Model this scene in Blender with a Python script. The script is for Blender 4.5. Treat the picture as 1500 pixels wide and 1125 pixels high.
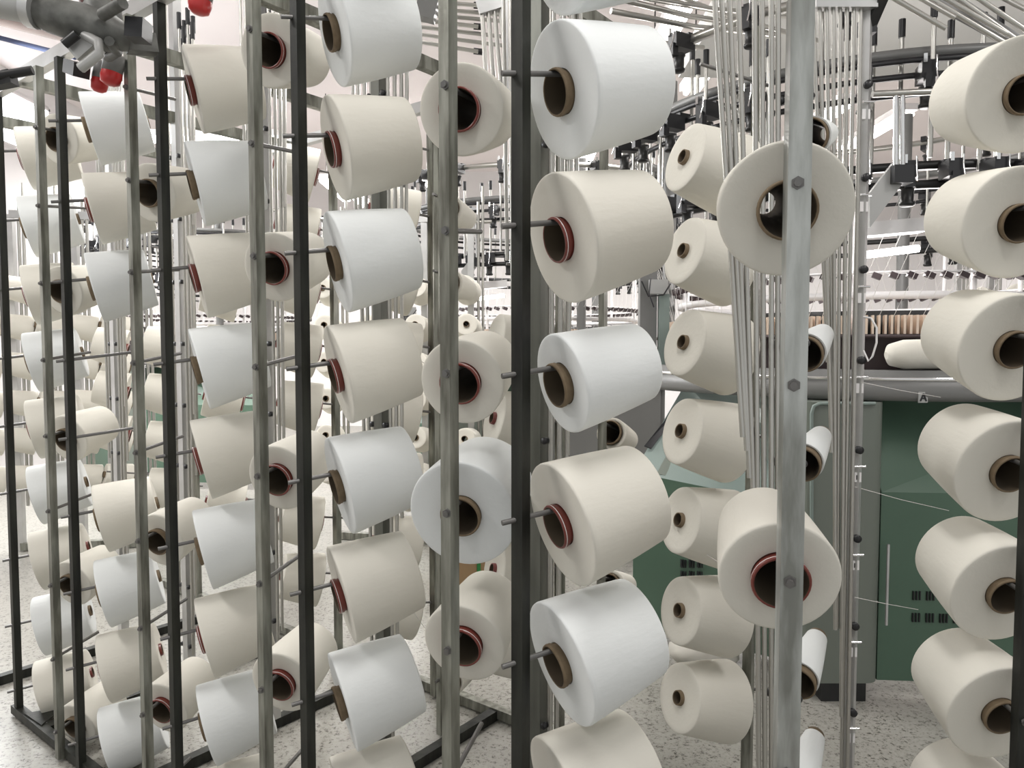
import bpy, math, random
from mathutils import Vector, Matrix
R = math.radians
rnd = random.Random(7)
for o in list(bpy.data.objects): bpy.data.objects.remove(o)
SC = bpy.context.scene; COL = SC.collection

# ------------------------------------------------------------ camera, world, lights, exposure
F, CX, CY, EYE, PITCH = 1100.0, 750.0, 562.5, 1.36, R(3.0)
cam = bpy.data.cameras.new('camera'); cam.sensor_width = 36; cam.lens = F/1500*36; cam.clip_start = .02
co = bpy.data.objects.new('camera', cam); COL.objects.link(co)
co.location = (0, 0, EYE); co.rotation_euler = (R(90)-PITCH, 0, 0); SC.camera = co
def at(px, py, Y):
    """world point on the ray of a photo pixel at distance Y in front of the camera"""
    u, v = (px-CX)/F, (CY-py)/F
    c, s = math.cos(PITCH), math.sin(PITCH)
    t = Y/(c+v*s)
    return Vector((u*t, Y, EYE+t*(-s+v*c)))
def atx(px, Y): return at(px, 505, Y).x

w = bpy.data.worlds.new('world'); SC.world = w; w.use_nodes = True
w.node_tree.nodes['Background'].inputs[0].default_value = (.96, .97, .965, 1)
w.node_tree.nodes['Background'].inputs[1].default_value = .72
SC.view_settings.view_transform = 'Standard'; SC.view_settings.look = 'None'
SC.view_settings.gamma = 1; SC.view_settings.use_curve_mapping = False
SC.view_settings.exposure = .07
def area(name, loc, target, size, power, col=(1, .985, .96), sy=None):
    l = bpy.data.lights.new(name, 'AREA'); l.energy = power; l.color = col
    l.shape = 'RECTANGLE'; l.size = size; l.size_y = sy or size
    o = bpy.data.objects.new(name, l); COL.objects.link(o); o.location = loc
    o.rotation_euler = (Vector(target)-Vector(loc)).to_track_quat('-Z', 'Y').to_euler()
for x, y, p in ((-2.6, 1.2, 48), (.2, .6, 27), (-.8, 3.4, 55), (2.4, .9, 27), (-3.6, 5.5, 120), (1.0, 6.0, 95), (-1.5, 9, 150), (3.5, 8.5, 270), (-4, 9.5, 120)):
    area('lamp_light', (x, y, 3.45), (x, y, 0), .3, p, sy=1.3)
area('window_light', (-4.9, 5.6, 2.9), (0, 4.2, .8), 2.6, 170, (.95, .98, 1), sy=1.5)

# ------------------------------------------------------------ materials
def mat(name, col, rough=.6, metal=0., emit=0., bump=None, noise=None, spec=.5, streak=1.):
    m = bpy.data.materials.new(name); m.use_nodes = True
    N = m.node_tree.nodes; L = m.node_tree.links; b = N['Principled BSDF']
    c = (*col, 1)
    b.inputs['Base Color'].default_value = c; b.inputs['Roughness'].default_value = rough
    b.inputs['Metallic'].default_value = metal; b.inputs['Specular IOR Level'].default_value = spec
    if emit:
        b.inputs['Emission Color'].default_value = c; b.inputs['Emission Strength'].default_value = emit
    tc = N.new('ShaderNodeTexCoord')
    if noise:
        sc, amt, col2 = noise
        n = N.new('ShaderNodeTexNoise'); n.inputs['Scale'].default_value = sc; n.inputs['Detail'].default_value = 5
        mp = N.new('ShaderNodeMapping'); mp.inputs['Scale'].default_value = (1, 1, streak)
        L.new(tc.outputs['Object'], mp.inputs['Vector']); L.new(mp.outputs['Vector'], n.inputs['Vector'])
        cr = N.new('ShaderNodeValToRGB'); cr.color_ramp.elements[0].position = .5-amt; cr.color_ramp.elements[1].position = .5+amt
        cr.color_ramp.elements[0].color = (*col2, 1); cr.color_ramp.elements[1].color = c
        L.new(n.outputs['Fac'], cr.inputs['Fac']); L.new(cr.outputs['Color'], b.inputs['Base Color'])
    if bump:
        sc, st, dist = bump
        n = N.new('ShaderNodeTexNoise'); n.inputs['Scale'].default_value = sc; n.inputs['Detail'].default_value = 4
        L.new(tc.outputs['Object'], n.inputs['Vector'])
        bp = N.new('ShaderNodeBump'); bp.inputs['Strength'].default_value = st; bp.inputs['Distance'].default_value = dist
        L.new(n.outputs['Fac'], bp.inputs['Height']); L.new(bp.outputs['Normal'], b.inputs['Normal'])
    return m
def yarn_mat(name, col):
    """cross-wound cotton: fine slanted winding lines both ways plus fuzz, tint varies a little from cone to cone"""
    m = mat(name, col, rough=.92, spec=.15)
    N = m.node_tree.nodes; L = m.node_tree.links; b = N['Principled BSDF']
    tc = N.new('ShaderNodeTexCoord')
    no = N.new('ShaderNodeTexNoise'); no.inputs['Scale'].default_value = 90; no.inputs['Detail'].default_value = 6
    mp = N.new('ShaderNodeMapping'); mp.inputs['Scale'].default_value = (1, 1, .35); L.new(tc.outputs['Object'], mp.inputs['Vector']); L.new(mp.outputs['Vector'], no.inputs['Vector'])
    bp = N.new('ShaderNodeBump'); bp.inputs['Strength'].default_value = .3; bp.inputs['Distance'].default_value = .0022
    L.new(no.outputs['Fac'], bp.inputs['Height']); L.new(bp.outputs['Normal'], b.inputs['Normal'])
    oi = N.new('ShaderNodeObjectInfo'); hv = N.new('ShaderNodeHueSaturation'); hv.inputs['Color'].default_value = (*col, 1)
    mr = N.new('ShaderNodeMapRange'); mr.inputs['To Min'].default_value = .93; mr.inputs['To Max'].default_value = 1.04
    L.new(oi.outputs['Random'], mr.inputs[0]); L.new(mr.outputs[0], hv.inputs['Value']); L.new(hv.outputs[0], b.inputs['Base Color'])
    return m
M = dict(
    white=yarn_mat('white_yarn', (.79, .81, .805)), cream=yarn_mat('cream_yarn', (.715, .69, .62)),
    red=mat('red_plastic_tube', (.18, .04, .03), .3), kraft=mat('brown_card_tube', (.21, .155, .095), .75, noise=(60, .3, (.13, .09, .05))),
    tubein=mat('shaded_tube_inside', (.078, .058, .036), .9),
    post=mat('galvanised_post', (.30, .305, .265), .38, .45, noise=(38, .13, (.12, .12, .098)), bump=(60, .15, .002), streak=.16),
    postd=mat('dark_steel_post', (.03, .0315, .025), .5, .3, noise=(30, .16, (.006, .0065, .005)), bump=(60, .2, .002), streak=.16),
    postf=mat('lit_galvanised_post', (.46, .475, .455), .36, .5, noise=(38, .14, (.2, .205, .185)), bump=(60, .15, .002), streak=.16),  # same galvanised steel as post, its brighter lighting put into the colour
    postm=mat('grey_green_post', (.20, .205, .185), .4, .6, noise=(26, .3, (.10, .105, .09)), streak=.16),
    rail=mat('pale_aluminium', (.62, .62, .62), .38, .7, noise=(8, .3, (.45, .45, .44))),
    rod=mat('steel_rod', (.17, .165, .16), .4, .6), tube=mat('aluminium_tube', (.47, .46, .43), .3, .85),
    black=mat('black_plastic', (.012, .012, .014), .4), dkgrey=mat('dark_grey_metal', (.03, .03, .03), .4, .3, noise=(14, .3, (.015, .015, .015))),
    chrome=mat('chrome', (.8, .8, .8), .12, 1.), lint=mat('white_enamel', (.82, .80, .80), .4),
    green=mat('green_enamel', (.085, .148, .104), .33, noise=(3, .35, (.065, .115, .08))), palegreen=mat('pale_green_enamel', (.21, .26, .24), .35),
    greygreen=mat('grey_green_enamel', (.16, .18, .155), .35), grey=mat('grey_enamel', (.17, .17, .165), .4),
    floor=mat('speckled_concrete', (.47, .45, .42), .32), wall=mat('grey_wall', (.72, .70, .70), .85), ceil=mat('pinkish_ceiling', (.80, .74, .735), .9),
    glow=mat('lamp_glow', (1, .98, .95), emit=9), tubeglow=mat('machine_lamp_glow', (1, .98, .96), emit=14), glass=mat('bright_pane', (.95, .97, 1), emit=4.5),
    redlamp=mat('red_lamp_cap', (.45, .025, .025), .3), blue=mat('blue_pipe', (.07, .09, .17), .95), brownpipe=mat('brown_pipe', (.16, .125, .11), .95),
    box=mat('brown_card', (.36, .24, .13), .8), tape=mat('green_strap', (.02, .22, .05), .5), gold=mat('gold_needles', (.74, .60, .48), .35, .3),
    duct=mat('greasy_grey_casting', (.17, .172, .16), .55, .2, noise=(24, .2, (.06, .06, .055))), ltduct=mat('pale_duct', (.42, .42, .41), .45, .3),
    pale=mat('pale_grey_sheet', (.50, .50, .48), .7),
    thread=mat('cotton_thread', (.75, .73, .70), .9), bag=mat('white_bag', (.5, .48, .43), .8), dkplum=mat('dark_ring', (.05, .034, .036), .4, .3),
)
# floor speckle
m = M['floor']; N = m.node_tree.nodes; L = m.node_tree.links; b = N['Principled BSDF']
tc = N.new('ShaderNodeTexCoord'); vo = N.new('ShaderNodeTexNoise'); vo.inputs['Scale'].default_value = 75; vo.inputs['Detail'].default_value = 8; vo.inputs['Roughness'].default_value = .75
L.new(tc.outputs['Object'], vo.inputs['Vector']); cr = N.new('ShaderNodeValToRGB'); e = cr.color_ramp.elements
e[0].position = .39; e[0].color = (.06, .055, .045, 1); e[1].position = .46; e[1].color = (.31, .30, .268, 1)
x = e.new(.62); x.color = (.36, .35, .32, 1)
n2 = N.new('ShaderNodeTexNoise'); n2.inputs['Scale'].default_value = 2.2; L.new(tc.outputs['Object'], n2.inputs['Vector'])
mx = N.new('ShaderNodeMix'); mx.data_type = 'RGBA'; mx.blend_type = 'MULTIPLY'; mx.inputs[0].default_value = .45
L.new(vo.outputs['Fac'], cr.inputs['Fac']); L.new(cr.outputs['Color'], mx.inputs[6]); L.new(n2.outputs['Color'], mx.inputs[7])
L.new(cr.outputs['Color'], b.inputs['Base Color'])

# ------------------------------------------------------------ mesh helpers
class MB:
    def __init__(s): s.v = []; s.f = []; s.sm = []
    def add(s, vs, fs, smooth=False):
        o = len(s.v); s.v += [Vector(p) for p in vs]
        s.f += [tuple(i+o for i in f) for f in fs]; s.sm += [smooth]*len(fs); return s
    def box(s, c, size, rz=0, mtx=None):
        hx, hy, hz = (a/2 for a in size)
        mm = mtx or (Matrix.Translation(c) @ Matrix.Rotation(rz, 4, 'Z'))
        vs = [mm @ Vector((x*hx, y*hy, z*hz)) for z in (-1, 1) for x, y in ((-1, -1), (1, -1), (1, 1), (-1, 1))]
        return s.add(vs, [(3, 2, 1, 0), (4, 5, 6, 7), (0, 1, 5, 4), (1, 2, 6, 5), (2, 3, 7, 6), (3, 0, 4, 7)])
    def bar(s, p0, p1, w, h, up=(0, 0, 1)):
        p0, p1 = Vector(p0), Vector(p1); d = (p1-p0); ln = d.length; d.normalize()
        x = d.cross(Vector(up))
        if x.length < 1e-4: x = d.cross(Vector((1, 0, 0)))
        x.normalize(); y = x.cross(d)
        mm = Matrix((x, d, y)).transposed().to_4x4(); mm.translation = (p0+p1)/2
        return s.box(None, (w, ln, h), mtx=mm)
    def tube(s, pts, r, n=8, cap=True, rs=None):
        pts = [Vector(p) for p in pts]; k = len(pts); vs = []; fs = []
        prev = None
        for i, p in enumerate(pts):
            d = (pts[min(i+1, k-1)]-pts[max(i-1, 0)]).normalized()
            if prev is None:
                x = d.cross(Vector((0, 0, 1)) if abs(d.z) < .95 else Vector((1, 0, 0))).normalized()
            else: x = (prev-d*prev.dot(d)).normalized()
            prev = x; y = d.cross(x); rr = rs[i] if rs else r
            vs += [p+(x*math.cos(a)+y*math.sin(a))*rr for a in (2*math.pi*j/n for j in range(n))]
        for i in range(k-1):
            for j in range(n): fs.append((i*n+j, i*n+(j+1) % n, (i+1)*n+(j+1) % n, (i+1)*n+j))
        s.add(vs, fs, True)
        if cap: s.add(vs[:n], [tuple(reversed(range(n)))]); s.add(vs[-n:], [tuple(range(n))])
        return s
    def lathe(s, prof, n=32, mtx=None, closed=False, smooth=True, a0=0, a1=2*math.pi):
        full = abs(a1-a0-2*math.pi) < 1e-6; k = len(prof); m_ = n if full else n+1
        vs = [Vector((r*math.cos(a0+(a1-a0)*j/n), r*math.sin(a0+(a1-a0)*j/n), z)) for r, z in prof for j in range(m_)]
        if mtx: vs = [mtx @ v for v in vs]
        fs = []
        for i in range(k if closed else k-1):
            i2 = (i+1) % k
            for j in range(n):
                j2 = (j+1) % m_ if full else j+1
                fs.append((i*m_+j, i*m_+j2, i2*m_+j2, i2*m_+j))
        return s.add(vs, fs, smooth)
    def prism(s, poly, z0, z1, mtx=None, smooth=False):
        n = len(poly); vs = [Vector((x, y, z0)) for x, y in poly]+[Vector((x, y, z1)) for x, y in poly]
        if mtx: vs = [mtx @ v for v in vs]
        s.add(vs, [tuple(reversed(range(n))), tuple(range(n, 2*n))])
        return s.add(vs, [(i, (i+1) % n, n+(i+1) % n, n+i) for i in range(n)], smooth)
    def slab(s, quad, t):
        q = [Vector(p) for p in quad]; nn = (q[1]-q[0]).cross(q[-1]-q[0]).normalized()*t
        n = len(q); vs = q+[p-nn for p in q]
        return s.add(vs, [tuple(range(n)), tuple(reversed(range(n, 2*n)))]+[(i, n+i, n+(i+1) % n, (i+1) % n) for i in range(n)])
    def sphere(s, c, r, n=10, sc=(1, 1, 1)):
        k = n//2
        prof = [(max(1e-4, math.sin(math.pi*i/k))*r, -math.cos(math.pi*i/k)*r) for i in range(k+1)]
        return s.lathe(prof, n, Matrix.Translation(c) @ Matrix.Diagonal((*sc, 1)))
    def mesh(s, name, m, off=Vector()):
        me = bpy.data.meshes.new(name); me.from_pydata([tuple(p-off) for p in s.v], [], s.f)
        me.polygons.foreach_set('use_smooth', s.sm); me.materials.append(M[m] if isinstance(m, str) else m); me.update()
        return me
    def build(s, name, m, parent=None):
        off = parent['_o'].copy() if parent is not None and parent in ORG else Vector()
        return None
ORG = {}                                    # world origin of every thing or part (children are modelled in world space)
def build(mb, name, m, parent=None, kind=None, label=None):
    off = ORG.get(parent.name, Vector()) if parent else Vector()
    if not parent:                          # origin at the mesh's base
        off = Vector((sum(p.x for p in mb.v)/len(mb.v), sum(p.y for p in mb.v)/len(mb.v), min(p.z for p in mb.v)))
    o = bpy.data.objects.new(name, mb.mesh(name, m, off)); COL.objects.link(o)
    if parent: o.parent = parent
    else: o.location = off
    ORG[o.name] = off
    if kind: o['kind'] = kind
    if label: o['label'] = label
    return o
def link_mesh(name, me, parent, loc=(0, 0, 0), rot=None):
    o = bpy.data.objects.new(name, me); COL.objects.link(o); o.parent = parent
    o.location = Vector(loc)-ORG.get(parent.name, Vector())
    if rot is not None: o.rotation_euler = rot
    return o
def tag(o, label, cat, group=None):
    o['label'] = label; o['category'] = cat
    if group: o['group'] = group
    return o
def thing(name, label, cat, loc=(0, 0, 0), group=None):
    o = bpy.data.objects.new(name, None); COL.objects.link(o); o.location = loc; o.empty_display_size = .05
    ORG[o.name] = Vector(loc); return tag(o, label, cat, group)
def copy_tree(o, parent=None):
    c = o.copy(); COL.objects.link(c)
    if parent: c.parent = parent
    for ch in list(o.children): copy_tree(ch, c)
    return c

# ------------------------------------------------------------ room
def struct(name, mb, m, parent=None): return build(mb, name, m, parent, kind='structure')
X0, X1, Y1, ZC = -5.2, 7.0, 12.5, 4.2
struct('floor', MB().box((.9, 5.5, -.05), (X1-X0+.4, 15, .1)), 'floor')
struct('ceiling', MB().box((.9, 5.5, ZC+.05), (X1-X0+.4, 15, .1)), 'ceil')
struct('wall_back', MB().box((.9, Y1+.1, ZC/2), (X1-X0+.4, .2, ZC)), 'wall')
struct('wall_right', MB().box((X1+.1, 5.5, ZC/2), (.2, 15, ZC)), 'wall')
wz0, wz1, wy0, wy1 = 3.42, 4.0, 6.6, 8.6
wl = MB()
wl.box((X0-.1, (-2+wy0)/2, ZC/2), (.2, wy0+2, ZC)); wl.box((X0-.1, (wy1+Y1)/2, ZC/2), (.2, Y1-wy1, ZC))
wl.box((X0-.1, (wy0+wy1)/2, wz0/2), (.2, wy1-wy0, wz0)); wl.box((X0-.1, (wy0+wy1)/2, (wz1+ZC)/2), (.2, wy1-wy0, ZC-wz1))
struct('wall_left', wl, 'wall')
wf = MB()
for y in (wy0, (wy0+wy1)/2, wy1): wf.box((X0-.03, y, (wz0+wz1)/2), (.06, .05, wz1-wz0))
for z in (wz0, wz1): wf.box((X0-.03, (wy0+wy1)/2, z), (.06, wy1-wy0, .05))
win = struct('window_1', wf, 'lint')
for k in (0, 1):
    h = (wy1-wy0)/2
    build(MB().box((X0-.05, wy0+h*(k+.5), (wz0+wz1)/2), (.01, h-.05, wz1-wz0-.05)), 'pane', 'glass', win)

# ------------------------------------------------------------ creel layout
PITCHZ = .2415
def rowz(k): return EYE-.047+PITCHZ*k
AZ_LINE = R(37.5)                                     # the creel's cross direction, clockwise from +Y
cross = Vector((math.sin(AZ_LINE), math.cos(AZ_LINE), 0)); along = Vector((math.cos(AZ_LINE), -math.sin(AZ_LINE), 0))
def dirv(az, el): return Vector((math.sin(R(az))*math.cos(R(el)), math.cos(R(az))*math.cos(R(el)), math.sin(R(el))))
RP = [Vector((atx(px, Y), Y, 0)) for px, Y in ((763, 1.234), (443, 1.594), (245, 1.954), (100, 2.314), (9, 2.674))]   # dark posts, right to left
LP = [Vector((atx(px, Y), Y, 0)) for px, Y in ((1163, .92), (658, 1.295), (380, 1.66), (201, 2.025), (69, 2.39))]      # bolted posts
UC = [Vector((.567, 1.52, 0)), Vector((.067, 1.88, 0)), Vector((-.389, 2.24, 0)), Vector((-.845, 2.60, 0)), Vector((-1.30, 2.965, 0)), Vector((-1.755, 3.33, 0))]
BP = [Vector((.615, 2.10, 0))+Vector((-.456, .365, 0))*n for n in range(7)]; BP[0].x += .06
FRONT_EL, CONE_EXTRA = 7.5, 6.0
GAP = .058

creel = thing('creel_frame', 'long steel yarn creel of upright posts receding to the left, carrying cones on spindles', 'creel', (LP[2].x, LP[2].y, 0))
rod_bm = MB().tube([(0, 0, -.034), (0, 0, .19)], .0048, 8)
rod_mesh = rod_bm.mesh('spindle', 'rod')
stub_mesh = MB().tube([(0, 0, -.022), (0, 0, .165)], .0048, 8).tube([(0, 0, -.0165), (0, 0, -.012)], .008, 6).mesh('spindle', 'rod')
def spindle(parent, me, base, d):
    return link_mesh('spindle', me, parent, base, d.to_track_quat('Z', 'Y').to_euler())
def post(parent, p, z0, z1, m, size=.0225, rz=None):
    rz = -AZ_LINE if rz is None else rz
    return build(MB().box((p.x, p.y, (z0+z1)/2), (size, size, z1-z0), rz), 'post', m, parent)
TOP = 2.245
AZ_R, AZ_L, AZ_B, AZ_S = 66, 17, -111, -168
rposts = [post(creel, p, .01, TOP-.02, 'postd') for p in RP]
lposts = []
for i, p in enumerate(LP):
    lposts.append(post(creel, p, .01, TOP-.02 if i else 1.775, 'post' if i else 'postf', .0225 if i else .027, None if i else R(-8)))
for i, p in enumerate(RP):
    for k in range(-5, 4): spindle(rposts[i], rod_mesh, (p.x, p.y, rowz(k)), dirv(AZ_R, FRONT_EL))
for i, p in enumerate(LP):
    for k in range(-5, 4):
        if i or k < 2: spindle(lposts[i], stub_mesh, (p.x, p.y, rowz(k)), dirv(AZ_L, FRONT_EL))
# rails along the top and on the floor
fdir = (RP[4]-RP[0]).normalized()
mids = [(LP[i]+RP[i])/2 for i in range(5)]
fe0, fe1 = RP[0]-fdir*.02, RP[4]+fdir*.7
build(MB().bar((fe0.x, fe0.y, TOP), (fe1.x, fe1.y, TOP), .028, .042), 'top_rail', 'rail', creel)
build(MB().bar((RP[0].x, RP[0].y, .025), (RP[4].x-.03, RP[4].y+.025, .025), .03, .03), 'floor_rail', 'postd', creel)
be0, be1 = BP[0]+Vector((.1, -.08, 0)), BP[6]
build(MB().bar((be0.x, be0.y, .025), (be1.x, be1.y, .025), .035, .035), 'floor_rail', 'post', creel)
build(MB().bar((BP[1].x, BP[1].y, TOP), (be1.x, be1.y, TOP), .03, .04), 'top_rail', 'rail', creel)
for i in range(1, 6):
    u = UC[i]; a = u-cross*.54; b_ = u+cross*.56
    build(MB().bar((a.x, a.y, TOP-.01), (b_.x, b_.y, TOP-.01), .03, .04), 'cross_rail', 'post', creel)
    build(MB().bar((a.x, a.y, .02), (b_.x, b_.y, .02), .035, .035), 'floor_rail', 'postd', creel)
# corner plate at the left foot
a = RP[4]
build(MB().prism([(a.x+.06, a.y-.06), (a.x+.17, a.y-.14), (a.x+.17, a.y+.0)], .04, .046), 'foot_plate', 'postd', creel)
# back posts
bposts = [post(creel, p, .01, TOP-.02, 'post', .026) for p in BP]

# ------------------------------------------------------------ guide tubes round each centre upright
eye_mesh = MB().lathe([(.0001, -.006), (.0085, -.006), (.0085, .006), (.0001, .006)], 12).mesh('guide_eye', 'black')
brk_mesh = MB().tube([(0, 0, -.004), (0, 0, .026)], .0035, 6).mesh('eye_bracket', 'chrome')
def upright(parent, u, z1=2.72, m='post', size=.034):
    up = build(MB().box((u.x, u.y, z1/2), (size, size, z1), -AZ_LINE), 'centre_upright', m, parent); return up
def eyes(parent, base, sgn, ks):
    for k in ks:
        p = base+along*sgn*.028+Vector((0, 0, rowz(k)+.05))
        d = -cross
        link_mesh('guide_eye', eye_mesh, parent, p-cross*.012, d.to_track_quat('Z', 'Y').to_euler())
def bundle(parent, u, side, n, top0, topd, bot0, botd, ztop=2.85, dy=0., ks=None, r=.0052, caps=False):
    for j in range(n):
        k = ks[j] if ks else 3-j
        pt = u+along*side*(top0+topd*j)-cross*(dy+.012*(j % 2)); pb = u+along*side*(bot0+botd*j)-cross*(dy+.01*(j % 2))
        zt = ztop+.03*((j*3) % 4)
        p1 = Vector((pt.x, pt.y, zt)); p0 = Vector((pb.x, pb.y, max(.12, rowz(k)+.02)))
        g = build(MB().tube([p0, p1], r, 8), 'guide_tube', 'tube', parent)
        if caps: build(MB().tube([p1-Vector((0, 0, .03)), p1+Vector((0, 0, .03))], r*1.7, 8), 'tube_cap', 'black', g)
for i, u in enumerate(UC):
    up = upright(creel, u, m='postm' if i < 3 else 'rail')
    eyes(up, u, 1, range(-5, 4)); eyes(up, u, -1, range(-5, 4))
    if i == 0:
        for (xa, xb, yb) in ((1041, 1088, 640), (1052, 1094, 660), (1064, 1098, 700), (1078, 1104, 740), (1103, 1112, 1230), (1114, 1121, 1260), (1128, 1130, 1290), (1138, 1138, 1300)):
            build(MB().tube([at(xb, yb, u.y-.02), at(xa+2, -60, u.y-.02)], .0055, 8), 'guide_tube', 'tube', creel)
    else:
        bundle(creel, u, 1, 8, .036, .0155, .034, .012, ks=[-5, -5, -4, -3, -2, -1, 1, 2], ztop=2.5 if i in (3, 4) else 2.85, caps=i in (3, 4))
        bundle(creel, u, -1, 6, .036, .016, .032, .012, ks=[-5, -4, -3, -2, 0, 1])

# ------------------------------------------------------------ yarn cones
def tube_prof(L_=.184, r0=.0375, r1=.0195, t=.0028):
    return [(r0-t, 0), (r0, 0), (r0+.0012, .003), (r0+.0012, .0042), (r0+.0011, .0054), (r0-.0002, .0068), (r0+.0008, .009), (r0-.0015, .012), (r1, L_), (r1-t, L_), (r1-t*1.2, L_-.003), (r0-t, .003)]
def pack_mesh(name, rb, rt, z0, z1, m):
    r0 = .0375-(.0375-.0195)*z0/.184+.0004; r1 = .0375-(.0375-.0195)*z1/.184+.0004
    e = min(.0055, (rb-r0)*.3)
    prof = [(r0, z0+.004), (r0+(rb-r0)*.3, z0+.003), (rb-e*3, z0+.001), (rb-e*1.4, z0+.0008), (rb-e*.6, z0+.0012), (rb-e*.15, z0+e*.35), (rb, z0+e)]
    for q in (.04, .2, .4, .6, .8, .96): prof.append((rb+(rt-rb)*q+.0012*math.sin(math.pi*q), z0+e+(z1-z0-2*e)*q))
    prof += [(rt, z1-e), (rt-e*.15, z1-e*.35), (rt-e*.6, z1-.0012), (rt-e*1.4, z1), (rt-e*3, z1), (r1+(rt-r1)*.4, z1-.002), (r1, z1-.003)]
    return MB().lathe(prof, 56).mesh(name, m)
SIZES = dict(full=(.109, .0905, .0125, .179), big=(.109, .0905, .0125, .180), plump=(.102, .092, .0125, .178), mid=(.079, .064, .014, .170), midbig=(.086, .070, .0135, .174), back=(.112, .0915, .0125, .176),
             spool=(.05, .037, .016, .165), thin=(.0405, .0235, .02, .172))
PACK = {(s, c): pack_mesh('yarn_winding', *SIZES[s], c) for s in SIZES for c in ('white', 'cream')}
TUBE = {c: MB().lathe(tube_prof(), 32, closed=True).mesh('cone_tube', c) for c in ('red', 'kraft')}
for me in TUBE.values():                    # the inside of every tube is bare brown card, colour darkened for its shade
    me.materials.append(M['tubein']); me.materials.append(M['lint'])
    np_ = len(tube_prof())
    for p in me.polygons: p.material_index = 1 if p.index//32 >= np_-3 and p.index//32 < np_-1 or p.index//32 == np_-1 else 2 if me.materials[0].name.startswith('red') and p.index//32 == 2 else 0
ORD = ['topmost', 'second', 'third', 'fourth', 'fifth', 'sixth', 'seventh', 'eighth', 'ninth', 'tenth']
def ordinal(i): return 'topmost' if i == 0 else ORD[i]
def cone(p, z, az, el, size, col, tub, label, group, gap=GAP, extra=CONE_EXTRA, roll=0., dx=0.):
    """cone hung on a spindle rooted at (p, z): the tube's inner top rests on the rod"""
    d = dirv(az, el); upv = dirv(az, el+90)
    base = Vector((p.x, p.y, z))+d*gap-upv*.0295
    ax = dirv(az+dx, el+extra)
    o = thing('yarn_cone', label, 'yarn cone', base, group)
    o.rotation_euler = (ax.to_track_quat('Z', 'Y') @ Matrix.Rotation(roll or rnd.uniform(0, 6.28), 4, 'Z').to_quaternion()).to_euler()
    for nm, me in (('yarn_winding', PACK[size, col]), ('cone_tube', TUBE[tub])):
        c = bpy.data.objects.new(nm, me); COL.objects.link(c); c.parent = o
    return o
CW = {'w': 'white', 'c': 'cream'}; TW = {'r': ('red', 'red'), 'k': ('kraft', 'brown')}
def column(posts_p, rows, az, size, phrase, group, el=FRONT_EL, wob=1.2, **kw):
    for i, (k, spec) in enumerate(rows):
        c, t = CW[spec[0]], TW[spec[1]]
        s = spec[2:] or size
        cone(posts_p, rowz(k) if not kw.get('z') else kw['z'](k), az+rnd.uniform(-wob, wob), el+rnd.uniform(-.8, .8), s, c, t[0],
             f'{c} yarn cone, {t[1]} tube, {ordinal(i)} {phrase}', group, **{a: b for a, b in kw.items() if a != 'z'})
column(RP[0], [(3, 'wk'), (2, 'wkbig'), (1, 'crbig'), (0, 'wkmidbig'), (-1, 'crbig'), (-2, 'wkbig'), (-3, 'crbig')], AZ_R, 'full', 'in the big column right of the central dark post', 'cones on the central dark post')
column(RP[1], [(3, 'wk'), (2, 'cr'), (1, 'wk'), (0, 'cr'), (-1, 'wk'), (-2, 'cr'), (-3, 'wk'), (-4, 'cr')], AZ_R, 'full', 'in the side-on column left of picture centre', 'cones on the second dark post from the centre')
column(RP[2], [(3, 'cr'), (2, 'wk'), (1, 'cr'), (0, 'wk'), (-1, 'cr'), (-2, 'wk'), (-3, 'cr'), (-4, 'wk'), (-5, 'ck')], AZ_R, 'full', 'in the second side-on column left of picture centre', 'cones on the third dark post from the centre')
column(RP[3], [(3, 'wk'), (2, 'cr'), (1, 'wk'), (-2, 'ck'), (-3, 'wk'), (-4, 'cr'), (-5, 'wk')], AZ_R, 'full', 'in the second side-on column from the left edge', 'cones on the second dark post from the left')
column(RP[4], [(3, 'cr'), (2, 'wk'), (1, 'cr'), (0, 'wk'), (-1, 'cr'), (-2, 'wk'), (-3, 'cr'), (-4, 'wk'), (-5, 'cr')], AZ_R, 'full', 'in the side-on column nearest the left edge', 'cones on the leftmost dark post')
column(LP[0], [(1, 'ckmidbig'), (-1, 'crmid')], 9, 'midbig', 'of two end-on cones behind flat post right of centre', 'cones behind the flat post', gap=.045)
column(LP[1], [(2, 'cr'), (0, 'cr'), (-1, 'wkplump'), (-2, 'cr')], AZ_L, 'mid', 'of end-on cones behind bolted post left of centre', 'cones behind the first bolted post', gap=.045)
column(LP[2], [(3, 'cr'), (1, 'cr'), (-1, 'cr'), (-3, 'cr')], AZ_L, 'mid', 'of end-on cones behind second bolted post from centre', 'cones behind the second bolted post', gap=.045)
column(LP[3], [(2, 'ck'), (-2, 'ck'), (-4, 'cr')], AZ_L, 'mid', 'of end-on cones behind third bolted post from centre', 'cones behind the third bolted post', gap=.045)
column(LP[4], [(3, 'ck'), (1, 'ck'), (-1, 'ck'), (-3, 'ck'), (-5, 'ck')], AZ_L, 'mid', 'of end-on cones behind leftmost bolted post', 'cones behind the leftmost bolted post', gap=.045)
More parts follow.
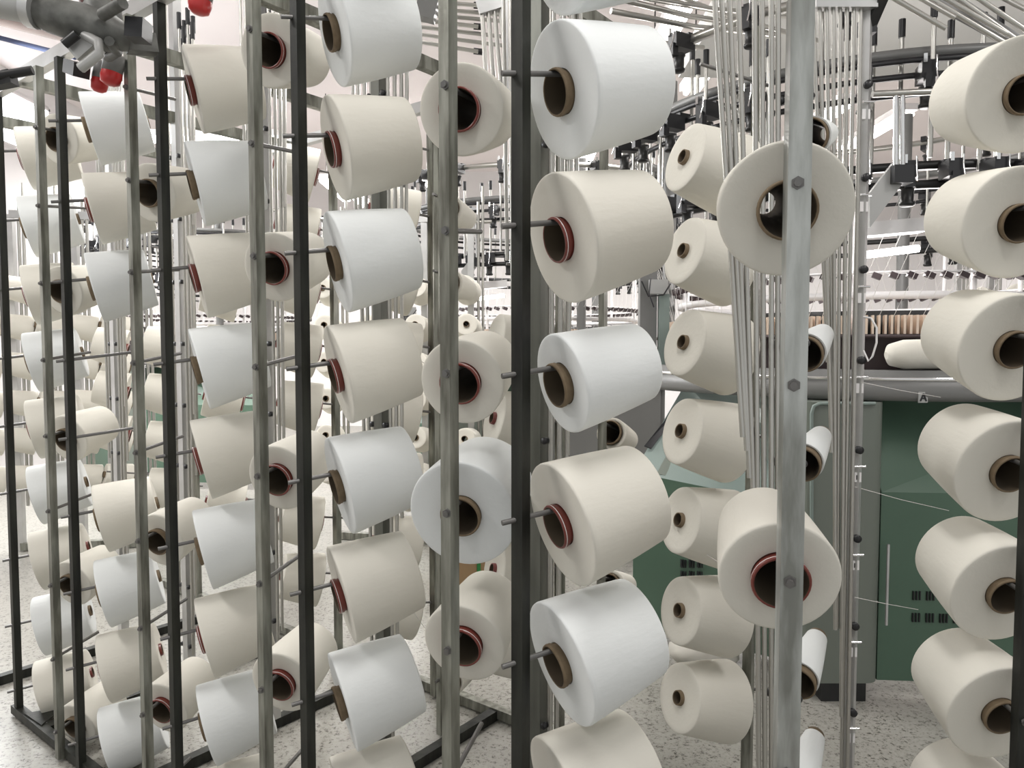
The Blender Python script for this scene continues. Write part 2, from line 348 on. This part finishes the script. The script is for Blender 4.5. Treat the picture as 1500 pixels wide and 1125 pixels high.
# back row: tips turned towards us
names = ['in the column right of centre, tips facing us', 'in the far column half hidden behind the central post', 'in the far column just left of the bolted post',
         'in the far column between the two left-of-centre posts', 'in the far column behind the second side-on column', 'in the far column behind the third bolted post', 'in the far column behind the leftmost bolted post']
zb = lambda k: EYE-.012+.2435*k
for n in range(7):
    ks = {0: range(2, -5, -1), 1: (0, -1, -2, -3, -4), 2: range(2, -5, -1), 3: range(3, -5, -1), 4: range(1, -4, -1), 5: range(0, -4, -1), 6: range(0, -3, -1)}[n]
    for k in range(3, -5, -1): spindle(bposts[n], rod_mesh, (BP[n].x, BP[n].y, zb(k)), dirv(AZ_B, FRONT_EL))
    column(BP[n], [(k, 'ck' if n == 0 else 'cr') for k in ks], AZ_B, 'back', names[n], 'cones on the far side of the creel', z=zb)

# nearly empty spools on the far side
SP = [Vector((.30, 2.34, 0)), Vector((-.228, 2.56, 0))]
for i, p in enumerate(SP):
    az_, el_ = ((30, -15), (22, -5))[i]
    po = post(creel, p+Vector((-.02, -.02, 0)), .01, TOP-.02, 'post', .02)
    for j, y in enumerate(((632, 858, 1080), (303, 413, 1003))[i]):
        z = at(0, y, p.y).z
        spindle(po, rod_mesh, (p.x-.02, p.y-.02, z+.03), dirv(az_, el_))
        cone(p, z+.03, az_, el_, 'spool', 'cream', 'kraft', f'small nearly used up cream spool, {ordinal(j)} of three behind the {("big cones right of", "bolted post left of")[i]} centre', 'nearly empty spools', gap=.02, extra=0)

# ------------------------------------------------------------ creel on the right
rc = thing('creel_frame', 'second steel creel at the right edge with a bundle of tubes behind the flat post', 'creel', (1.0, 1.6, 0))
GP = Vector((.992, 1.43, 0))
gp = post(rc, GP, .01, 2.2, 'postd', .022, 0)
zg = lambda k: EYE+.012+.2465*k
for k in range(3, -5, -1): spindle(gp, stub_mesh, (GP.x, GP.y, zg(k)), dirv(-2, FRONT_EL))
column(GP, [(k, 'ck') for k in range(2, -5, -1)], -2, 'full', 'in the column of cones at the right edge', 'cones at the right edge', z=zg, gap=.04)
US = Vector((.935, 2.03, 0))
us = upright(rc, US, 2.3, 'rail', .026)
for k in range(-5, 4):
    p = US+Vector((0, -.02, rowz(k)+.005))
    ge = link_mesh('guide_eye', eye_mesh, us, p, (R(90), 0, 0)); ge.scale = (1.25, 1.25, 1)
    link_mesh('eye_bracket', brk_mesh, us, p+Vector((-.008, 0, -.045)), (0, R(90), 0))
    t_ = p+Vector((0, .0065, -.075))
    tp = build(MB().box(t_, (.02, .003, .026)), 'number_tag', 'lint', us)
    if k in (-1, -2): build(MB().box(t_+Vector((-.003, -.002, 0)), (.002, .002, .012)).box(t_+Vector((.003, -.002, 0)), (.002, .002, .012)), 'tag_mark', 'black', us)
for j in range(8):
    xt = -.15+.018*j; xb = -.090+.0105*j
    zb_ = max(.15, rowz([0, -1, -1, -3, -3, -4, -5, -5][j]))
    build(MB().tube([(US.x+xb, US.y-.012*(j % 2)-.02, zb_), (US.x+xt, US.y-.02, 2.24)], .0055, 8), 'guide_tube', 'tube', rc)
build(MB().box((US.x-.066, US.y-.02, 2.25), (.16, .03, .03)), 'tube_rail', 'rail', rc)
SP2 = Vector((.567, 1.50, 0))
sp = post(rc, SP2, .01, 2.2, 'postd', .02, 0)
for j, y in enumerate((175, 505, 672, 1003, 1165)):
    z = at(0, y, 1.5).z
    spindle(sp, rod_mesh, (SP2.x, SP2.y, z), dirv(35, 9))
    cone(SP2, z, 35, 9, 'thin', 'white', 'kraft', f'nearly bare white spool showing its open brown tube, {ordinal(j)} beside the flat post', 'bare spools beside the flat post', gap=.055)

# ------------------------------------------------------------ circular knitting machine behind on the right
MC = Vector((1.78, 3.9, 0))
km = thing('knitting_machine', 'large green circular knitting machine with rings of black yarn feeders', 'machine', MC)
TM = Matrix.Translation(MC)
# housing
def rounded(x0, y0, x1, y1, r, n=5):
    pts = []
    for cx, cy, a in ((x1-r, y0+r, -90), (x1-r, y1-r, 0), (x0+r, y1-r, 90), (x0+r, y0+r, 180)):
        pts += [(cx+r*math.cos(R(a+90*i/n)), cy+r*math.sin(R(a+90*i/n))) for i in range(n+1)]
    return pts
build(MB().prism(rounded(1.10, 2.80, 1.405, 3.3, .05), .07, 1.145, smooth=True), 'leg_column', 'greygreen', km)
build(MB().tube([at(1196, 790, 2.79), at(1189, 760, 2.79), at(1189, 606, 2.79), at(1192, 595, 2.79), at(1201, 591, 2.79), at(1282, 591, 2.79)], .007, 8), 'edge_highlight', 'palegreen', km)  # pale tube added to draw the highlight along the column's rounded edge
build(MB().box((1.265, 2.9, .035), (.17, .2, .07)), 'foot', 'dkgrey', km)
door = build(MB().slab([(1.405, 2.83, .07), (2.5, 2.74, .07), (2.5, 2.74, .80), (1.405, 2.83, .80)], .03)
             .slab([(1.405, 2.83, .80), (2.5, 2.74, .80), (2.5, 3.05, 1.145), (1.405, 3.0, 1.145)], .03), 'door_panel', 'green', km)
build(MB().bar((1.416, 2.79, .3), (1.416, 2.79, .61), .008, .008), 'door_strip', 'rail', km)
v = MB()
for r_ in range(2):
    for g in range(4):
        for j in range(3): v.box((1.53+g*.05+j*.012, 2.818-.0045*g, .405+r_*-.085), (.005, .012, .034))
build(v, 'vent_slots', 'black', km, kind='stuff')
build(MB().slab([at(928, 692, 3.4), at(1190, 745, 2.95), (1.2, 2.95, .07), (.556, 3.4, .07)][::-1], .03), 'side_panel', 'green', km)
build(MB().slab([at(928, 692, 3.4), at(1004, 562, 3.85), at(1190, 580, 3.3), at(1190, 745, 2.95)][::-1], .03), 'hood', 'palegreen', km)
q = [at(996, 590, 3.75), at(1003, 594, 3.74), at(953, 660, 3.5), at(943, 656, 3.5)]
build(MB().slab([p+Vector((0, -.01, .008)) for p in q], .006), 'hood_slot', 'black', km)
build(MB().slab([at(1030, 570, 3.8)+Vector((0, 0, .006)), at(1042, 571, 3.78)+Vector((0, 0, .006)), at(975, 700, 3.33)+Vector((0, 0, .006)), at(962, 697, 3.35)+Vector((0, 0, .006))], .006), 'hood_seam', 'greygreen', km)
v = MB()
for r_ in range(2):
    for g in range(3):
        for j in range(3):
            p = at(997+g*12+j*3, 824+r_*17, 3.27-.02*g); v.box(p+Vector((0, -.012, 0)), (.005, .02, .034))
build(v, 'vent_slots', 'black', km, kind='stuff')
build(MB().lathe([(1.0, 1.15), (1.16, 1.15), (1.17, 1.17), (1.17, 1.225), (1.12, 1.24), (1.12, 1.262), (.98, 1.262)], 72, TM, closed=True), 'table_ring', 'grey', km)
build(MB().lathe([(1.172, 1.226), (1.176, 1.232), (1.172, 1.238)], 72, TM), 'table_trim', 'chrome', km)
build(MB().lathe([(.93, 1.2), (.93, 1.385)], 72, TM).lathe([(.93, 1.385), (1.02, 1.385), (1.02, 1.40), (.86, 1.40)], 72, TM), 'machine_bed', 'dkplum', km)
v = MB()
for j in range(260):
    a = 2*math.pi*j/260
    v.box((0, 0, 0), (.009, .05, .075), mtx=TM @ Matrix.Rotation(a, 4, 'Z') @ Matrix.Translation((0, -.93, 1.44)))
build(v, 'needle_comb', 'gold', km, kind='stuff')
build(MB().lathe([(.80, 1.40), (.84, 1.40), (.84, 1.50), (.80, 1.50)], 64, TM, closed=True), 'cylinder', 'dkgrey', km)
build(MB().lathe([(.86, 1.545), (.90, 1.545), (.90, 1.575), (.86, 1.575)], 72, TM, closed=True), 'yarn_ring', 'lint', km)
v = MB()
for j in range(90):
    v.box((0, 0, 0), (.035, .03, .022), mtx=TM @ Matrix.Rotation(2*math.pi*j/90, 4, 'Z') @ Matrix.Translation((0, -.92, 1.635)) @ Matrix.Rotation(.4, 4, 'Y'))
build(v, 'ring_clips', 'dkplum', km, kind='stuff')
build(MB().lathe([(.90, 1.645), (.925, 1.645), (.925, 1.655), (.90, 1.655)], 72, TM, closed=True), 'yarn_ring', 'lint', km)
for a in range(0, 360, 30):
    mm = TM @ Matrix.Rotation(R(a+4), 4, 'Z')
    build(MB().tube([mm @ Vector((0, -.89, 1.40)), mm @ Vector((0, -.89, 1.95))], .011, 8), 'ring_post', 'lint', km)
# lamp under the feeder ring
lf = build(MB().bar(at(1262, 338, 2.85), at(1352, 330, 2.85), .09, .05), 'lamp_reflector', 'lint', km)
build(MB().tube([at(1262, 374, 2.84), at(1345, 364, 2.84)], .014, 10), 'lamp_tube', 'tubeglow', lf)
build(MB().tube([at(1110, 392, 3.6), at(1200, 372, 3.1)], .014, 10), 'lamp_tube', 'tubeglow', km)
# yarn sheet between comb and feeder ring
v = MB()
for j in range(110):
    a = 2*math.pi*j/110; mm = TM @ Matrix.Rotation(a, 4, 'Z')
    v.tube([mm @ Vector((0, -.925, 1.46)), mm @ Matrix.Rotation(.16, 4, 'Z') @ Vector((0, -1.08, 1.92))], .0012, 3, cap=False)
build(v, 'yarn_sheet', 'thread', km, kind='stuff')
# feeder rings
RA, RB, RCC = 1.93, 2.27, 2.62
for z, r in ((RA, 1.17), (RA+.075, 1.14)):
    build(MB().lathe([(r-.03, z), (r, z), (r, z+.028), (r-.03, z+.028)], 80, TM, closed=True), 'feeder_ring', 'dkgrey', km)
for z, r in ((RB-.02, 1.2), (RB+.045, 1.2), (RB+.10, 1.2)):
    build(MB().lathe([(r-.012, z), (r, z), (r, z+.02), (r-.012, z+.02)], 80, TM, closed=True), 'drive_belt', 'black', km)
build(MB().lathe([(1.12, RB+.13), (1.18, RB+.13), (1.18, RB+.16), (1.12, RB+.16)], 80, TM, closed=True), 'feeder_ring', 'grey', km)
build(MB().lathe([(1.22, RCC), (1.25, RCC), (1.25, RCC+.03), (1.22, RCC+.03)], 80, TM, closed=True), 'top_ring', 'tube', km)
fb = MB().box((0, -.01, .02), (.05, .10, .06)).box((0, -.055, -.02), (.03, .03, .05)).box((0, .05, .05), (.03, .06, .03)).mesh('feeder_body', 'black')
fd = MB().lathe([(.0001, -.105), (.02, -.105), (.026, -.10), (.026, -.092), (.021, -.088), (.022, -.045), (.027, -.04), (.027, -.032), (.0001, -.03)], 14).mesh('feeder_drum', 'dkgrey')
fcx = MB().tube([(.018, -.07, .06), (.018, -.07, .02), (.018, -.09, -.03)], .003, 5).box((-.016, -.06, .055), (.012, .012, .03)).mesh('feeder_guide', 'chrome')
for ring, (z, rr, nf) in enumerate(((RA+.03, 1.18, 54), (RB+.02, 1.22, 40), (RCC-.02, 1.24, 24))):
    for j in range(nf):
        a = 2*math.pi*j/nf+.05; mm = TM @ Matrix.Rotation(a, 4, 'Z')
        if math.cos(a-R(28)) < -.35: continue
        loc = mm @ Vector((0, -rr-.03, z))
        b_ = link_mesh('yarn_feeder', fb, km, loc, (0, 0, a)); ORG[b_.name] = Vector()
        for nm, me, off in (('feeder_drum', fd, (0, -.02, 0)), ('feeder_guide', fcx, (0, 0, 0))):
            c = bpy.data.objects.new(nm, me); COL.objects.link(c); c.parent = b_; c.location = off
rodm = MB().tube([(0, 0, 0), (0, 0, .52)], .0085, 8).mesh('yarn_guide_rod', 'tube')
capm = MB().tube([(0, 0, .49), (0, 0, .555)], .0125, 8).mesh('rod_cap', 'black')
for j in range(80):
    a = 2*math.pi*j/80
    if math.cos(a) < -.2 and j % 2: continue
    rr = 1.10+.05*(j % 3); h = rnd.choice((0, .04, .14))
    mm = TM @ Matrix.Rotation(a, 4, 'Z'); loc = mm @ Vector((0, -rr, RA+.06+h))
    b_ = link_mesh('yarn_guide_rod', rodm, km, loc); c = bpy.data.objects.new('rod_cap', capm); COL.objects.link(c); c.parent = b_
# machine uprights
for a in (20, 140, 260):
    mm = TM @ Matrix.Rotation(R(a), 4, 'Z')
    build(MB().tube([mm @ Vector((0, -.95, 1.26)), mm @ Vector((0, -.95, 2.75))], .035, 12), 'machine_upright', 'grey', km)
pa = at(1316, 248, 2.55)
build(MB().tube([at(1312, 245, 2.6), at(1312, 140, 2.6)], .009, 8).tube([at(1322, 245, 2.6), at(1322, 140, 2.6)], .009, 8), 'twin_rod', 'chrome', km)
build(MB().box(at(1318, 257, 2.6), (.065, .06, .06)), 'rod_clamp', 'black', km)
build(MB().tube([at(1278, 138, 2.6), at(1370, 134, 2.6)], .012, 8), 'clamp_bar', 'tube', km)
build(MB().slab([at(1270, 335, 2.62), at(1270, 285, 2.62), at(1305, 240, 2.62), at(1322, 265, 2.62)], .02), 'lamp_bracket', 'ltduct', km)

build(MB().box((2.6, 3.7, 3.02), (3.2, 1.8, .12)), 'canopy', 'pale', km)  # slab added for the grey overhead ducting, also keeps light off the machine
for x in (1.1, 4.0): build(MB().box((x, 3.7, 3.65), (.05, .05, 1.14)), 'canopy_hanger', 'grey', km)
build(MB().slab([at(1378, 620, 2.9), at(1424, 622, 2.9), at(1416, 608, 2.92), at(1384, 607, 2.92)], .01), 'switch_plate', 'lint', km)
l = bpy.data.lights.new('machine_lamp', 'POINT'); l.energy = 38; l.shadow_soft_size = .25; l.color = (1, .95, .93)
o = bpy.data.objects.new('machine_lamp', l); COL.objects.link(o); o.location = (1.75, 3.35, 1.80)
build(MB().box((at(950, 450, 3.75).x, 3.78, 1.45), (.085, .06, .62)), 'side_column', 'grey', km)
build(MB().box((at(972, 450, 3.75).x, 3.75, 1.38), (.05, .05, .46)), 'side_column', 'palegreen', km)
build(MB().box((at(965, 420, 3.7).x, 3.71, at(965, 420, 3.7).z), (.09, .03, .07)), 'junction_box', 'ltduct', km)
build(MB().tube([at(953, 408, 3.68), at(951, 430, 3.66), at(958, 450, 3.66)], .004, 6).tube([at(940, 412, 3.68), at(950, 434, 3.66), at(972, 432, 3.66), at(982, 416, 3.68)], .004, 6), 'cable', 'black', km)
pl = at(1352, 582, 2.762)
tg = build(MB().box(pl, (.034, .004, .04)), 'letter_plate', 'ltduct', km)
q_ = Vector((0, -.0035, 0)); lt = MB()
for (xa, za), (xb, zb2) in (((-.011, -.014), (0, .014)), ((0, .014), (.011, -.014)), ((-.006, -.004), (.006, -.004))):
    lt.bar(pl+q_+Vector((xa, 0, za)), pl+q_+Vector((xb, 0, zb2)), .0045, .004, up=(0, 1, 0))
build(lt, 'plate_letter', 'black', tg)
# control cabinet behind the machine, bobbin on the bed, floor rag
cab = thing('control_cabinet', 'plain grey control cabinet standing left of the green machine', 'cabinet', (.85, 4.7, 0))
build(MB().box((.62, 5.05, .62), (.72, .5, 1.16)), 'cabinet_body', 'grey', cab)
build(MB().box((.77, 4.792, .62), (.36, .015, 1.08)), 'cabinet_door', 'grey', cab)
build(MB().box((.46, 4.792, .62), (.22, .015, 1.08)), 'cabinet_door', 'grey', cab)
build(MB().box((.62, 5.05, .02), (.66, .44, .04)), 'cabinet_plinth', 'black', cab)
bob = thing('cloth_roll', 'pale cream rounded roll lying on the dark machine bed', 'roll', at(1345, 536, 2.84))
build(MB().tube([at(1298, 521, 2.86), at(1304, 520, 2.86), at(1325, 519, 2.86), at(1400, 518, 2.9)], .05, 18, rs=[.015, .042, .056, .06]), 'roll_body', 'cream', bob)
bg = thing('waste_bag', 'crumpled white bag on the floor behind the big cones, right of centre', 'bag', at(1000, 970, 3.1))
v = MB().sphere((0, 0, 0), 1, 20)
c0 = Vector((.80, 3.05, .085)); r2 = random.Random(3)
v.v = [c0+Vector((p.x*.14, p.y*.12, p.z*.085))*(1+r2.uniform(-.2, .12)) for p in v.v]
build(v, 'bag_body', 'bag', bg)

# ------------------------------------------------------------ overhead ducts and yarn tubes
ot = thing('yarn_tube_rack', 'rack of thin metal yarn tubes with black ends running overhead from creel to machine', 'tube rack', (0, 3, 2.6))
for j, (y0, y1) in enumerate(((2, 14), (13, 26), (22, 36), (31, 47), (41, 60), (52, 74), (63, 88))):
    t = build(MB().tube([at(612, y0-2, 2.75+.02*j), at(790 if j % 3 else 700, y1 if j % 3 else y0+(y1-y0)*.5, 2.7+.02*j)], .0075, 8), 'yarn_tube', 'tube', ot)
    if j % 3 == 0:
        build(MB().tube([at(694, y0+(y1-y0)*.47, 2.73+.02*j), at(707, y0+(y1-y0)*.53, 2.73+.02*j)], .012, 8), 'tube_cap', 'black', t)
build(MB().bar(at(612, 8, 2.7), at(640, 16, 2.7), .05, .08), 'rack_bracket', 'grey', ot)
for j in range(5):
    x = 706+j*9
    build(MB().tube([at(x, 14, 2.55), at(x+8+2*j, 140, 2.55)], .0075, 8), 'yarn_tube', 'tube', ot)
build(MB().bar(at(700, 12, 2.55), at(752, -4, 2.55), .03, .05), 'rack_rail', 'rail', ot)
build(MB().box(at(742, 50, 2.53), (.025, .025, .4)), 'rack_post', 'rail', ot)
for (xa, ya, Ya), (xb, yb, Yb) in (((880, -8, 3.1), (1135, 44, 3.4)), ((895, 16, 3.1), (1135, 52, 3.4)), ((930, -6, 3.0), (1160, 24, 3.4)), ((985, -6, 3.2), (1200, 60, 3.8)), ((880, 40, 3.4), (1030, 70, 3.8))):
    build(MB().tube([at(xa, ya, Ya), at((xa+xb)/2, (ya+yb)/2+5, (Ya+Yb)/2), at(xb, yb, Yb)], .012, 8), 'yarn_tube', 'tube', ot)
rr_ = thing('yarn_tube_rack', 'slanting bundle of shiny yarn tubes overhead at the top right corner', 'tube rack', at(1400, 20, 2.2))
for j, ((xa, ya), (xb, yb)) in enumerate((((1290, -14), (1386, 42)), ((1340, -8), (1400, 26)), ((1350, -10), (1470, 62)), ((1376, -8), (1475, 50)), ((1396, -8), (1500, 66)), ((1425, -8), (1520, 56)), ((1460, -8), (1520, 24)))):
    build(MB().tube([at(xa, ya, 2.35), at(xb, yb, 2.3)], .008, 8), 'yarn_tube', 'tube', rr_)
build(MB().slab([at(1330, -10, 2.42), at(1378, -10, 2.42), at(1505, 72, 2.38), at(1490, 78, 2.38)], .03), 'tube_tray', 'grey', rr_)
build(MB().bar(at(1292, -12, 2.0), at(1268, 44, 2.05), .03, .035), 'tray_arm', 'dkgrey', rr_)
build(MB().box(at(1270, 40, 2.05), (.035, .04, .04)), 'arm_clamp', 'black', rr_)

# overhead travelling blower at the top left
bl = thing('travelling_blower', 'dark greasy overhead blower head with duct, above the left end of the creel', 'blower', at(140, 60, 1.9))
build(MB().tube([at(-40, -4, 1.75), at(60, 16, 1.8)], .034, 18), 'blower_duct', 'ltduct', bl)
build(MB().tube([at(42, 12, 1.79), at(56, 15, 1.79)], .043, 18), 'duct_collar', 'rail', bl)
build(MB().tube([at(52, 14, 1.8), at(75, 22, 1.8), at(120, 34, 1.82), at(165, 50, 1.84), at(190, 58, 1.86)], .05, 18, rs=[.036, .041, .046, .043, .028]), 'blower_body', 'duct', bl)
build(MB().tube([at(150, 12, 1.86), at(150, 62, 1.84)], .05, 20, rs=[.042, .05]), 'motor_housing', 'duct', bl)
build(MB().sphere(at(146, 4, 1.9), .04, 14, (1.2, 1, .5)), 'motor_lid', mat('dark_red_paint', (.10, .03, .028), .5), bl)
build(MB().tube([at(150, 22, 1.78), at(180, 4, 1.74)], .014, 10), 'lever', 'duct', bl)
build(MB().bar(at(190, 44, 1.8), at(216, 46, 1.8), .05, .045), 'switch_box', 'black', bl)
build(MB().bar(at(185, 62, 1.86), at(228, 66, 1.9), .04, .045), 'blower_arm', 'duct', bl)
build(MB().bar(at(112, 56, 1.82), at(134, 82, 1.82), .05, .055), 'bracket', 'ltduct', bl)
build(MB().tube([at(124, 52, 1.8), at(144, 62, 1.79), at(146, 78, 1.79), at(118, 100, 1.8)], .012, 8), 'hook_strap', 'ltduct', bl)
build(MB().tube([at(94, 65, 1.78), at(113, 50, 1.78)], .011, 10), 'blower_nozzle', 'dkgrey', bl)
build(MB().tube([at(160, 60, 1.8), at(172, 76, 1.86), at(158, 84, 1.9)], .012, 8), 'stay', 'duct', bl)
build(MB().tube([at(-30, 116, 1.7), at(48, 103, 1.72)], .010, 10).bar(at(-20, 122, 1.72), at(20, 114, 1.72), .03, .03), 'blower_nozzle', 'dkgrey', bl)
def lamp_pair(px, py, Y, lab, r=.022):
    t = thing('warning_lamp', lab, 'lamp', at(px, py, Y), 'red warning lamps on the top rail')
    c = at(px, py, Y)
    tilt = Matrix.Translation(c) @ Matrix.Rotation(R(12), 4, 'Y')
    build(MB().lathe([(.0001, .045), (r*.9, .045), (r, .035), (r, .0), (r*.98, 0)], 16, tilt), 'lamp_base', 'grey', t)
    build(MB().lathe([(r*.98, 0), (r*1.02, -.012), (r*.9, -.028), (r*.5, -.034), (.0001, -.035)], 16, tilt), 'lamp_cap', 'redlamp', t)
lamp_pair(147, 116, 2.05, 'red capped warning lamp, lower of two under the blower head')
lamp_pair(164, 106, 2.0, 'red capped warning lamp, upper right of two under the blower head', .026)
lamp_pair(294, 0, 1.85, 'red capped warning lamp on the rail at the top edge, right of the blower', .027)
build(MB().bar(at(104, 98, 2.05), at(120, 104, 2.0), .04, .035), 'lamp_bracket', 'black', bl)

# pipes under the ceiling
tag(build(MB().tube([at(-60, 40, 7.0), at(110, 84, 6.0)], .02, 8), 'ceiling_pipe', 'blue'), 'dark blue pipe under the ceiling at upper left', 'pipe')
tag(build(MB().tube([at(-60, 16, 6.2), at(120, 60, 5.2)], .035, 8), 'ceiling_pipe', 'brownpipe'), 'brownish pipe under the ceiling above the blue pipe', 'pipe')

# ceiling lamps (their light is in the area lights above)
def lamp(px, py, z, lab, along_y=True, ln=1.2):
    c = at(px, py, 1.0); k = (z-EYE)/(c.z-EYE); c = Vector((c.x*k, k, z))
    t = thing('ceiling_lamp', lab, 'lamp', c, 'fluorescent lamps')
    s = (.14, ln, .05) if along_y else (ln, .14, .05)
    build(MB().box(c+Vector((0, 0, .05)), s), 'lamp_tray', 'lint', t)
    e = Vector((0, ln*.47, 0)) if along_y else Vector((ln*.47, 0, 0)); sd = Vector((.035, 0, 0)) if along_y else Vector((0, .035, 0))
    for q in (-1, 1): build(MB().tube([c-e+sd*q, c+e+sd*q], .02, 8), 'lamp_tube', 'glow', t)
    for q in (-1, 1): build(MB().tube([c+e*q*.8+Vector((0, 0, .07)), Vector((c.x+e.x*q*.8, c.y+e.y*q*.8, ZC))], .006, 5), 'hanger', 'rod', t)
lamp(1050, 82, 3.2, 'bright fluorescent lamp seen above the cream column, right of centre', ln=1.5)
lamp(980, 52, 3.2, 'fluorescent lamp at the top, just right of the uppermost big cone')
lamp(492, 280, 3.2, 'fluorescent lamp glaring low between the left-of-centre cones')
lamp(522, 290, 3.2, 'farther fluorescent lamp right of the glare between the left-of-centre cones')
lamp(632, 275, 3.2, 'fluorescent lamp glaring beside the bolted post left of centre')
lamp(312, 205, 3.2, 'fluorescent lamp glimpsed between the second and third side-on columns', along_y=False)
lamp(858, 240, 3.2, 'small far lamp under the topmost big cone')
lamp(1280, 196, 3.2, 'fluorescent lamp glaring beside the tube strip, upper right')
lamp(1195, 185, 3.2, 'fluorescent lamp shining through the topmost bare spool')

# ------------------------------------------------------------ far creels, far machines, boxes
def far_creel(label, p0, p1, nposts, rows, phrase, az, face):
    t = thing('creel_frame', label, 'creel', (p0+p1)/2)
    d = (p1-p0)
    for i in range(nposts):
        p = p0+d*i/(nposts-1)
        po = build(MB().box((p.x, p.y, 1.1), (.04, .04, 2.2)), 'post', 'rail', t)
        build(MB().tube([(p.x+.05, p.y, .3), (p.x+.05, p.y, 2.3)], .01, 6), 'guide_tube', 'tube', t)
        build(MB().tube([(p.x+.08, p.y, .5), (p.x+.08, p.y, 2.4)], .01, 6), 'guide_tube', 'tube', t)
        for k in range(rows):
            z = 1.72-.2435*k
            spindle(po, rod_mesh, (p.x, p.y, z), dirv(az, 6))
            cone(p, z, az+rnd.uniform(-3, 3), 6, 'midbig', 'cream', 'kraft', f'small distant cream cone on the {phrase}, {ordinal(k)} on post {ORD[i].replace("topmost", "first")} from the left', 'cones on the ' + phrase)
    build(MB().bar((p0.x, p0.y, 2.2), (p1.x, p1.y, 2.2), .05, .05), 'top_rail', 'rail', t)
    build(MB().bar((p0.x, p0.y, .03), (p1.x, p1.y, .03), .05, .05), 'floor_rail', 'post', t)
far_creel('distant pale creel seen between the leftmost posts', Vector((atx(22, 4.9), 4.9, 0)), Vector((atx(205, 5.0), 5.0, 0)), 5, 6, 'distant left creel', -128, 1)
far_creel('distant creel seen left of the central dark post', Vector((atx(492, 5.2), 5.2, 0)), Vector((atx(690, 5.0), 5.0, 0)), 4, 6, 'distant middle creel', 187, 1)
far_creel('distant creel seen in the gap at the right', Vector((atx(1400, 6.2), 6.2, 0)), Vector((atx(1500, 5.6), 5.6, 0)), 3, 6, 'distant right creel', -130, 1)

bx = thing('cardboard_box', 'brown cardboard box with a green strap on the floor behind the white cone', 'box', at(690, 868, 4.0))
c = at(690, 868, 4.0); c.z = 0
build(MB().box((c.x, c.y+.2, .16), (.36, .3, .32), .2), 'box_body', 'box', bx)
build(MB().box((c.x+.01, c.y+.2, .165), (.02, .306, .326), .2), 'strap', 'tape', bx)
build(MB().slab([(c.x-.2, c.y+.0, .32), (c.x+.16, c.y+.07, .32), (c.x+.18, c.y-.02, .36), (c.x-.18, c.y-.1, .36)], .006), 'box_flap', 'box', bx)
for o_, lab in ((Vector((-4.9, 4.2, 0)), 'far knitting machine seen between the posts at the far left'), (Vector((-1.58, 2.7, 0)), 'far knitting machine glimpsed in the gaps around the central dark post')):
    k2 = copy_tree(km); k2.location = MC+o_; k2['label'] = lab
    for ch in list(k2.children):
        if ch.name.startswith('canopy'): bpy.data.objects.remove(ch)

# ------------------------------------------------------------ loose yarn threads
wc = [at(1264, 464, 2.02), at(1276, 466, 2.0), at(1284, 480, 2.0), at(1284, 502, 2.0), at(1278, 522, 2.0), at(1272, 529, 2.0), at(1265, 514, 2.02)]
tag(build(MB().tube(wc, .0028, 6), 'white_cable', 'lint'), 'loose white cable looping beside the tube strip above the table', 'cable')
TH = [((1252, 713, 2.0), (1320, 732, 2.3), (1390, 748, 2.6), 'thin thread running from the tube strip to the green machine door'),
      ((1252, 875, 2.0), (1300, 885, 2.2), (1345, 893, 2.5), 'thin thread running from the tube strip towards the door vents'),
      ((1262, 560, 2.0), (1320, 572, 2.3), (1378, 582, 2.6), 'thin thread across the grey machine table'),
      ((588, 880, 1.62), (608, 900, 1.9), (626, 925, 2.3), 'thin thread leaving the cream cone left of the bolted post'),
      ((608, 525, 1.62), (622, 532, 1.9), (634, 540, 2.2), 'thin thread beside the cream cone at mid height'),
      ((1028, 808, 2.0), (1050, 822, 1.9), (1075, 836, 1.85), 'thin thread leaving a small-ended cream cone')]
for a, b_, c, lab in TH:
    tag(build(MB().tube([at(*a), at(*b_), at(*c)], .0009, 4), 'yarn_thread', 'thread'), lab, 'thread')
